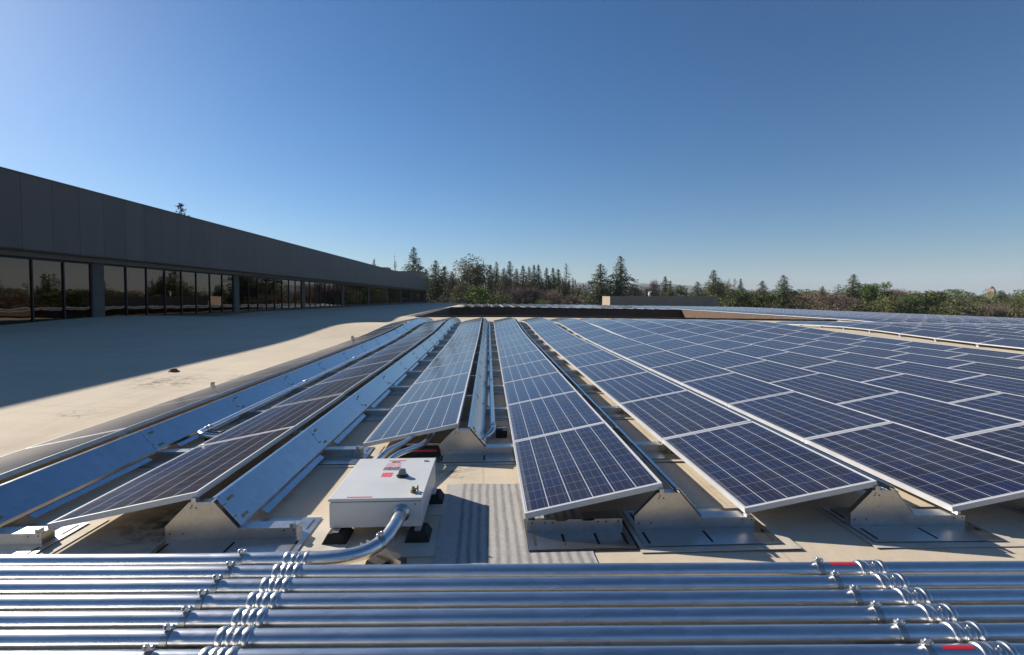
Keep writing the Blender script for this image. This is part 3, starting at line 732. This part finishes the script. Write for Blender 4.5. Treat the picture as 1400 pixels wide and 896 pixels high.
b = MB(); b.tube([(0,0,0),(0,0,.19)], .05, 12); b.tube([(0,0,.10),(.2,0,.10)], .03, 10); add('pipe', (b, M_PAD), t)

# ---------------------------------------------------------------- bell tower far away
x, y = P(1355, 900)
M_STONE = noisy('pink_stone', (.42,.29,.23), (.52,.37,.30), .2, .85); M_DOME = noisy('red_tile_dome', (.35,.06,.05), (.42,.09,.06), .4, .7)
t = thing('bell_tower', 'distant pink stone tower with a red dome above the trees', 'tower', (x, y, -8.2), (0,0,R(25)))
b = MB(); b.box(-5,5,-5,5,0,17); b.box(-5.3,5.3,-5.3,5.3,17,17.5); b.box(-4,4,-4,4,17.5,20.5); b.box(-4.3,4.3,-4.3,4.3,20.5,20.9); add('shaft', (b, M_STONE), t)
b = MB(); b.tube([(0,0,20.9),(0,0,22.3),(0,0,24),(0,0,25.2),(0,0,25.8)], [3.9,3.7,2.7,1.2,.3], 10, caps=True); b.tube([(0,0,25.6),(0,0,27.6)], [.35,.15], 6); add('dome', (b, M_DOME), t)
M_OPEN = mat('dark_opening', (.03,.025,.025), .8)
for s in range(4):
    for q in (-2.4, 0, 2.4):
        b = MB(); b.box(q-.6, q+.6, -5.06, -4.95, 11, 15.5); add('opening', (b, M_OPEN), t, (0,0,0), (0,0,s*pi/2))

# ---------------------------------------------------------------- trees
def leaf_mat(name, c1, c2, c3, rough=.75):
    m = mat(name, c1, rough, 0, .25); n = N(m); oi = n.new('ShaderNodeObjectInfo').outputs['Random']
    v = n.obj(); f = n.noise(v, 2.2, 4, .7); f2 = n.noise(v, 9, 3, .7)
    c = n.ramp(n.math('ADD', n.math('MULTIPLY', f, .6), n.math('MULTIPLY', f2, .4)), [(.32, c1), (.52, c2), (.72, c3)])
    hs = n.new('ShaderNodeHueSaturation', {'Hue': n.math('MULTIPLY_ADD', oi, .035, .482), 'Saturation': n.math('MULTIPLY_ADD', oi, .3, .8), 'Value': n.math('MULTIPLY_ADD', oi, .6, 1.0), 'Color': c})
    n.link(hs.outputs[0], 'Base Color')
    return m
M_CON = leaf_mat('conifer_needles', (.040,.050,.018), (.088,.096,.034), (.165,.155,.06))
M_RED_ = leaf_mat('olive_brown_foliage', (.065,.058,.028), (.12,.10,.05), (.19,.155,.08))
M_BRD = leaf_mat('dark_broad_leaves', (.040,.058,.016), (.085,.105,.028), (.15,.165,.045))
M_YEL = leaf_mat('yellow_green_leaves', (.07,.08,.02), (.13,.135,.04), (.24,.24,.08))
M_TWG = leaf_mat('bare_twigs', (.11,.08,.06), (.18,.13,.10), (.27,.21,.16), .9)
M_BARK = noisy('bark', (.05,.035,.025), (.10,.075,.055), 3, .95, world=False)
def quad(b, c, sz, rn, stretch=1, droop=0):
    a = Vector((rn.gauss(0,1), rn.gauss(0,1), rn.gauss(0,.6))); 
    if a.length < .01: a = Vector((1,0,0))
    a.normalize(); n_ = Vector((rn.gauss(0,1), rn.gauss(0,1), rn.gauss(.4,1))); t = n_.cross(a)
    if t.length < .01: t = Vector((0,0,1)).cross(a)
    t.normalize(); w_ = sz*rn.uniform(.5,1.1)*stretch; h_ = sz*rn.uniform(.4,.9)
    p = [c-a*w_*.5, c+t*h_*.5+a*rn.uniform(-.2,.2)*w_, c+a*w_*.5, c-t*h_*.5+a*rn.uniform(-.2,.2)*w_]
    b.poly(p)
def conifer(seed, H=20, base_r=3.6, dens=1, top=.5, start=.08, power=.85, gap=.25, droop=.15, leaf=.46):
    rn = random.Random(seed); b = MB(); NB = int(H*30*dens*(1-gap*.5)); tr = MB()
    ph = [rn.random()*6.3 for _ in range(6)]; lob = [(rn.uniform(.2,.95), rn.random()*6.3, rn.uniform(.6,1.35)) for _ in range(9)]
    for i in range(NB):
        t = start+(1-start)*(i+rn.random())/NB; a = rn.random()*6.283
        R0 = base_r*(1-t)**power*(1+.16*sin(t*17+ph[0])+.14*sin(t*41+ph[1]+a))+.15
        for (lt, la, lk) in lob:
            w_ = math.exp(-((t-lt)/.05)**2)*max(0, cos(a-la)); R0 *= 1+(lk-1)*w_
        if rn.random() < gap*.5*(.6+.8*sin(t*29+a*2+ph[2])): continue
        Lb = R0*rn.uniform(.55,1.12); n_ = max(2, int(Lb/.24)); dz = rn.gauss(0,.12)
        if i % 9 == 0 and t < .92: tr.tube([(0,0,t*H),(cos(a)*Lb*.8,sin(a)*Lb*.8,t*H+(.1-droop*.8)*Lb)], [.035,.01], 4)
        for s_ in range(n_):
            u = (s_+.6)/n_; r = Lb*u; wdt = .20*(1-u)*min(Lb,2)+.09
            zc = t*H-droop*r*u*1.6+.22*r*(1-u)+dz*u
            for _ in range(2):
                quad(b, Vector((cos(a)*r+rn.gauss(0,wdt), sin(a)*r+rn.gauss(0,wdt), zc+rn.gauss(0,.10))), leaf*(.55+.5*(1-t)), rn, 1.2)
    tr.tube([(0,0,0),(rn.gauss(0,.1),rn.gauss(0,.1),H*.5),(0,0,H*.99)], [H*.010,H*.006,.02], 7)
    return b, tr
def broad(seed, H=12, rad=5, clumps=26, leaf=.36, per=260, low=.25, twig=False, flat=.75, ragged=.35):
    rn = random.Random(seed); b = MB(); tr = MB(); tr.tube([(0,0,0),(rn.gauss(0,.2),rn.gauss(0,.2),H*low+.5),(0,0,H*.6)], [H*.028,H*.02,H*.008], 8)
    for i in range(clumps):
        th = rn.random()*6.3; z = rn.uniform(low, 1)
        env = math.sqrt(max(.05, 1-((z-.52)/.52)**2))*rad
        r = env*math.sqrt(rn.random())*.85
        c = Vector((cos(th)*r, sin(th)*r, z*H*.93)); cr = rad*rn.uniform(.18, .18+ragged)
        tr.tube([(0,0,H*rn.uniform(low*.8,.5)), tuple(c*.6+Vector((0,0,H*.18))), tuple(c)], [H*.011,H*.006,.02], 5)
        for _ in range(per):
            d = Vector((rn.gauss(0,1), rn.gauss(0,1), rn.gauss(0,1))); d.normalize()
            p = c+Vector((d.x*cr, d.y*cr, d.z*cr*flat))*rn.random()**.45
            if twig:
                dr = (d+Vector((0,0,.7))).normalized()*rn.uniform(.5,1.3); sd_ = dr.cross(Vector((rn.gauss(0,1),rn.gauss(0,1),0))).normalized()*rn.uniform(.025,.06)
                b.poly([p-sd_, p+sd_, p+dr])
            else: quad(b, p, leaf, rn)
    return b, tr
TM = {}
def proto_tree(key, fn, m, cname='crown'):
    b, tr = fn
    TM.setdefault(key, []).append((b.mesh(cname, m), tr.mesh('trunk', M_BARK), max(v[2] for v in b.v), sorted([abs(v[0]) for v in b.v])[int(len(b.v)*.97)]))
for s in range(3): proto_tree('con', conifer(10+s, 20, 6.0, 1.0, gap=.25, power=.9), M_CON)
for s in range(3): proto_tree('spire', conifer(20+s, 20, 3.6, 1.0, gap=.15, power=.8), M_CON)
for s in range(2): proto_tree('redw', conifer(30+s, 20, 5.5, 1.0, gap=.15, power=.65, droop=.05), M_RED_)
for s in range(2): proto_tree('open', conifer(40+s, 20, 5.5, .45, gap=.7, power=.75, droop=-.05, leaf=.5), M_CON)
for s in range(3): proto_tree('broad', broad(50+s, 12, 5, 34, .34, 320), M_BRD)
for s in range(2): proto_tree('olive', broad(60+s, 16, 6, 40, .40, 300, .12, flat=1), M_RED_)
for s in range(2): proto_tree('bush', broad(70+s, 8, 4.5, 26, .30, 260, .08), M_YEL)
for s in range(3): proto_tree('bare', broad(80+s, 12, 5.5, 34, .4, 330, .12, twig=True, flat=1, ragged=.45), M_TWG)
GND = -8.2
KN = {'con':'conifer_tree','spire':'conifer_tree','redw':'redwood_tree','open':'cedar_tree','broad':'broadleaf_tree','olive':'olive_brown_tree','bush':'leafy_bush','bare':'bare_tree'}
def tree(px, ytop, hw, ty, z, label, cnt=[0]):
    cnt[0] += 1; lst = TM[ty]; cr, tr, H, rad = lst[cnt[0] % len(lst)]
    x, y = P(px, z); h = EYE+(403-ytop)/FPX*z-GND; wd = hw/FPX*z*{'con':1.9,'spire':1.75,'redw':1.7,'open':1.6}.get(ty, 1.2)
    t = thing(KN[ty], label, 'bush' if ty == 'bush' else 'tree', (x, y, GND), (0,0,(cnt[0]*2.4) % 6.28), 'trees beyond the roof')
    t.scale = (wd/rad, wd/rad, h/H)
    add('crown', cr, t); add('trunk', tr, t)
TREES = [
 (251,278,19,'con',95,'lone dark conifer tip rising above the near part of the dark building'),
 (199,281,5,'con',110,'tiny treetop just clearing the roofline of the dark building'),
 (421,339,4,'con',160,'tiny conifer tip above the middle of the dark building roof'),
 (493,358,5,'broad',200,'small round treetop above the far roofline of the dark building'),
 (512,354,7,'con',200,'small conifer above the far roofline left of the pale penthouse'),
 (541,357,8,'open',205,'open-branched conifer behind the antenna on the pale penthouse'),
 (566,338,15,'con',205,'tall broad conifer right behind the tan penthouse'),
 (583,368,8,'spire',200,'narrow dark conifer at the right corner of the dark building'),
 (596,356,15,'con',185,'dark conifer first right of the dark building end'),
 (608,364,11,'spire',200,'slim conifer between two darker trees right of the building'),
 (618,371,12,'redw',165,'olive-brown conifer left of the big round-topped tree'),
 (643,347,24,'olive',170,'big round-topped olive tree, tallest left of centre'),
 (633,385,14,'olive',150,'low olive tree under the big round-topped tree'),
 (655,388,20,'bush',125,'sunlit yellow-green bush in front of the big round-topped tree'),
 (681,394,16,'bush',130,'lower yellow-green bush right of the sunlit one'),
 (670,362,9,'spire',215,'slim conifer just right of the big round-topped tree'),
 (679,358,9,'con',220,'pointed conifer second right of the big round-topped tree'),
 (689,366,9,'redw',190,'brown-green conifer among the spires left of centre'),
 (697,357,10,'con',215,'tall pointed conifer at the centre of the spires'),
 (706,367,8,'redw',200,'short brown-green conifer at the left end of the spire row'),
 (715,363,8,'spire',215,'dark spire conifer left in the central row of spires'),
 (723,364,7,'redw',205,'brown spire conifer second in the central row'),
 (730,362,7,'spire',220,'dark spire conifer in the middle of the central row'),
 (736,362,7,'spire',225,'dark spire conifer close right of the middle spire'),
 (747,366,9,'con',210,'wide dark conifer with a dark gap below in the spire row'),
 (756,366,7,'spire',220,'thin spire conifer left of the open-branched one'),
 (763,368,8,'spire',210,'short spire conifer leaning on the open-branched one'),
 (774,360,11,'open',200,'open-branched pale conifer standing above the brown woodland'),
 (704,389,16,'bare',140,'bare brown tree below the left spires'),
 (728,387,18,'bare',140,'bare brown tree below the central spires'),
 (735,405,9,'bush',118,'small pale bush near the roof edge below the spires'),
 (755,392,14,'bare',135,'bare grey-brown tree below the right spires'),
 (772,384,16,'redw',170,'brown leafy tree under the open-branched conifer'),
 (792,386,15,'olive',180,'brown rounded tree below the blue hills'),
 (808,397,12,'bush',130,'low green bush left of the tan screen wall'),
 (780,399,15,'bare',125,'low bare thicket left of the tan screen wall'),
 (821,361,19,'con',150,'broad conifer behind the left end of the tan wall'),
 (848,350,17,'con',150,'tallest pointed conifer behind the tan screen wall'),
 (866,386,9,'bare',190,'bare tree right of the tallest conifer'),
 (882,388,11,'olive',200,'brown round tree behind the middle of the tan wall'),
 (894,380,7,'bare',220,'tall thin bare tree behind the tan wall'),
 (909,378,8,'spire',230,'twin-topped dark conifer behind the tan wall'),
 (916,384,8,'con',200,'green cone-shaped conifer behind the tan wall'),
 (932,389,13,'broad',210,'grey-green broad tree behind the right of the tan wall'),
 (953,385,12,'con',180,'dark bushy conifer behind the right end of the tan wall'),
 (975,369,14,'con',185,'tall ragged conifer above the right end of the tan wall'),
 (986,381,12,'bare',190,'bare brown tree beside the tall ragged conifer'),
 (996,381,7,'open',210,'slim cedar first in the trio above the green bushes'),
 (1004,381,7,'open',215,'slim cedar second in the trio above the green bushes'),
 (1012,381,8,'con',205,'conifer third in the trio above the green bushes'),
 (977,398,12,'bush',125,'yellow-green bush at the right end of the tan wall'),
 (1002,394,17,'broad',120,'round bright green tree right of the tan wall'),
 (1021,396,11,'bare',170,'bare grey tree behind the round green tree'),
 (1042,384,12,'con',165,'conifer left of the darkest conifer on the right'),
 (1036,399,22,'broad',125,'wide low dark green tree left of the darkest conifer'),
 (1071,376,17,'con',135,'darkest broad conifer right of the round green tree'),
 (1090,399,14,'bare',150,'low bare brown tree just right of the darkest conifer'),
 (1110,394,18,'bare',150,'bare brown tree in the middle of the brown thicket'),
 (1124,391,9,'redw',170,'slim brownish conifer rising from the brown thicket'),
 (1136,397,18,'bare',140,'bare reddish tree at the right of the brown thicket'),
 (1146,389,12,'open',170,'dark cedar left of the ragged tall conifer on the right'),
 (1166,375,17,'con',150,'ragged tall conifer in the right half of the tree line'),
 (1158,402,18,'bare',125,'low bare thicket below the ragged tall conifer'),
 (1200,385,18,'broad',145,'dark irregular pine with a rounded top on the right'),
 (1186,395,10,'bare',150,'bare tree left of the dark irregular pine'),
 (1226,391,14,'bare',175,'pale bare tree behind the yellow-green trees'),
 (1214,401,19,'bush',125,'yellow-green tree in front of the dark irregular pine'),
 (1238,402,15,'broad',125,'green round tree right of the yellow-green tree'),
 (1270,396,26,'broad',140,'wide dark pine left of the spreading cedar'),
 (1305,396,20,'open',150,'spreading cedar on the right of the wide dark pine'),
 (1300,407,18,'broad',130,'low dark tree under the spreading cedar'),
 (1330,400,11,'open',150,'narrow cedar left of the pink tower'),
 (1340,411,16,'bare',130,'low brown thicket left below the pink tower'),
 (1349,409,12,'con',135,'small conifer in front of the pink tower base'),
 (1368,397,13,'con',190,'conifer immediately right of the pink tower'),
 (1364,412,16,'bare',130,'low brown thicket right below the pink tower'),
 (1381,408,12,'broad',150,'round tree right of the tower conifer'),
 (1399,406,13,'broad',150,'round dark tree at the right edge of the view'),
 (1420,402,16,'broad',140,'dark tree just past the right edge of the view'),
]
for a in TREES: tree(*a)
# far wood as one mass, filling behind the individual trees
rn = random.Random(77); fw = MB()
for i in range(800):
    z = rn.uniform(230, 900)**1.0; px = rn.uniform(560, 1560); x, y = P(px, z)
    h = rn.uniform(9.5, 15.5)*(1 if px < 1000 else .86); rad = rn.uniform(3, 7); con = rn.random() < .35
    mi = rn.choice([0,0,1,1,2,2])
    for _ in range(130 if z < 450 else 60):
        if con: u = rn.random()**1.6; rr_ = rad*.55*(1-u)
        else: u = rn.uniform(.1,1); rr_ = rad*math.sqrt(max(0,1-((u-.45)/.56)**2))
        a = rn.random()*6.3; q = rr_*math.sqrt(rn.random()); i0 = len(fw.f)
        quad(fw, Vector((x+cos(a)*q, y+sin(a)*q, GND+h*u)), (.8 if z < 450 else 1.3), rn); fw.m[i0] = mi
for i in range(150):
    lf = i < 80; z = rn.uniform(205, 270) if lf else rn.uniform(165, 220)
    px = rn.uniform(588, 792) if lf else rn.uniform(1010, 1440); x, y = P(px, z)
    h = rn.uniform(14.5, 19.5) if lf else rn.uniform(10.0, 12.2)*(.82 if 1325 < px < 1395 else 1); rad = rn.uniform(2.6, 3.6) if lf else rn.uniform(3.5, 6); mi = rn.choice([0,0,0,2]) if lf else rn.choice([0,1,1,2])
    for _ in range(750):
        if lf: u = rn.random()**1.35; rr_ = rad*(1-u)**.85*(1+.2*sin(u*31+i))
        else: u = rn.uniform(.1,1); rr_ = rad*math.sqrt(max(0,1-((u-.45)/.56)**2))*(1+.25*sin(u*9+i))
        a = rn.random()*6.3; q = rr_*math.sqrt(rn.random())*(1+.2*sin(a*3+i)); i0 = len(fw.f)
        quad(fw, Vector((x+cos(a)*q, y+sin(a)*q, GND+h*u)), .55, rn); fw.m[i0] = mi
o = add('distant_woodland', fw.mesh('distant_woodland', [M_CON, M_BRD, M_RED_, M_TWG])); kind(o, 'stuff'); tag(o, 'mixed green and brown woodland filling the far distance', 'woodland')
# low thicket belt close behind the roof edge
fw = MB()
for i in range(240):
    z = rn.uniform(118, 165); px = 585+i*3.6+rn.uniform(-2,2); x, y = P(px, z)
    h = rn.uniform(7.2, 9.9) if px < 1060 else rn.uniform(6.8, 8.6); rad = rn.uniform(2.5, 5); mi = rn.choice([0,0,1,1,1,2])
    for _ in range(300):
        u = rn.uniform(.1,1); rr_ = rad*math.sqrt(max(0,1-((u-.45)/.56)**2)); a = rn.random()*6.3; q = rr_*math.sqrt(rn.random()); i0 = len(fw.f)
        quad(fw, Vector((x+cos(a)*q, y+sin(a)*q, GND+h*u)), .36, rn); fw.m[i0] = mi
o = add('low_thicket', fw.mesh('low_thicket', [M_BRD, M_RED_, M_TWG])); kind(o, 'stuff'); tag(o, 'low brown-green thicket along the roof edge under the trees', 'thicket')
# small house roof between the right-hand trees
x, y = P(1313, 128); t = thing('small_house', 'small house with a pale green roof glimpsed between the right trees', 'house', (x, y, GND-.5), (0,0,R(70)))
b = MB(); b.box(-2.4,2.4,-2,2,0,4.4); add('wall', (b, M_TAN), t)
b = MB(); b.prism([(-2.4,4.4),(2.4,4.4),(0,5.6)], 'x', -2.7, 2.7); add('roof', (b, noisy('pale_green_roof', (.16,.26,.22), (.22,.32,.28), 1, .8)), t)

# ---------------------------------------------------------------- haze
USE_HAZE = True
if USE_HAZE:
    b = MB(); b.box(-8900, 8900, -2900, 9000, -9.3, 330); hz = add('haze', fixn(b.mesh('haze', [])))
    m = bpy.data.materials.new('haze_air'); m.use_nodes = True; nt = m.node_tree; nt.nodes.remove(nt.nodes['Principled BSDF'])
    pv = nt.nodes.new('ShaderNodeVolumePrincipled'); pv.inputs['Color'].default_value = (.75,.85,1,1); pv.inputs['Density'].default_value = .00008
    nt.links.new(pv.outputs[0], nt.nodes['Material Output'].inputs['Volume']); hz.data.materials.append(m); kind(hz, 'stuff'); tag(hz, 'thin blue haze over the distant hills', 'haze')
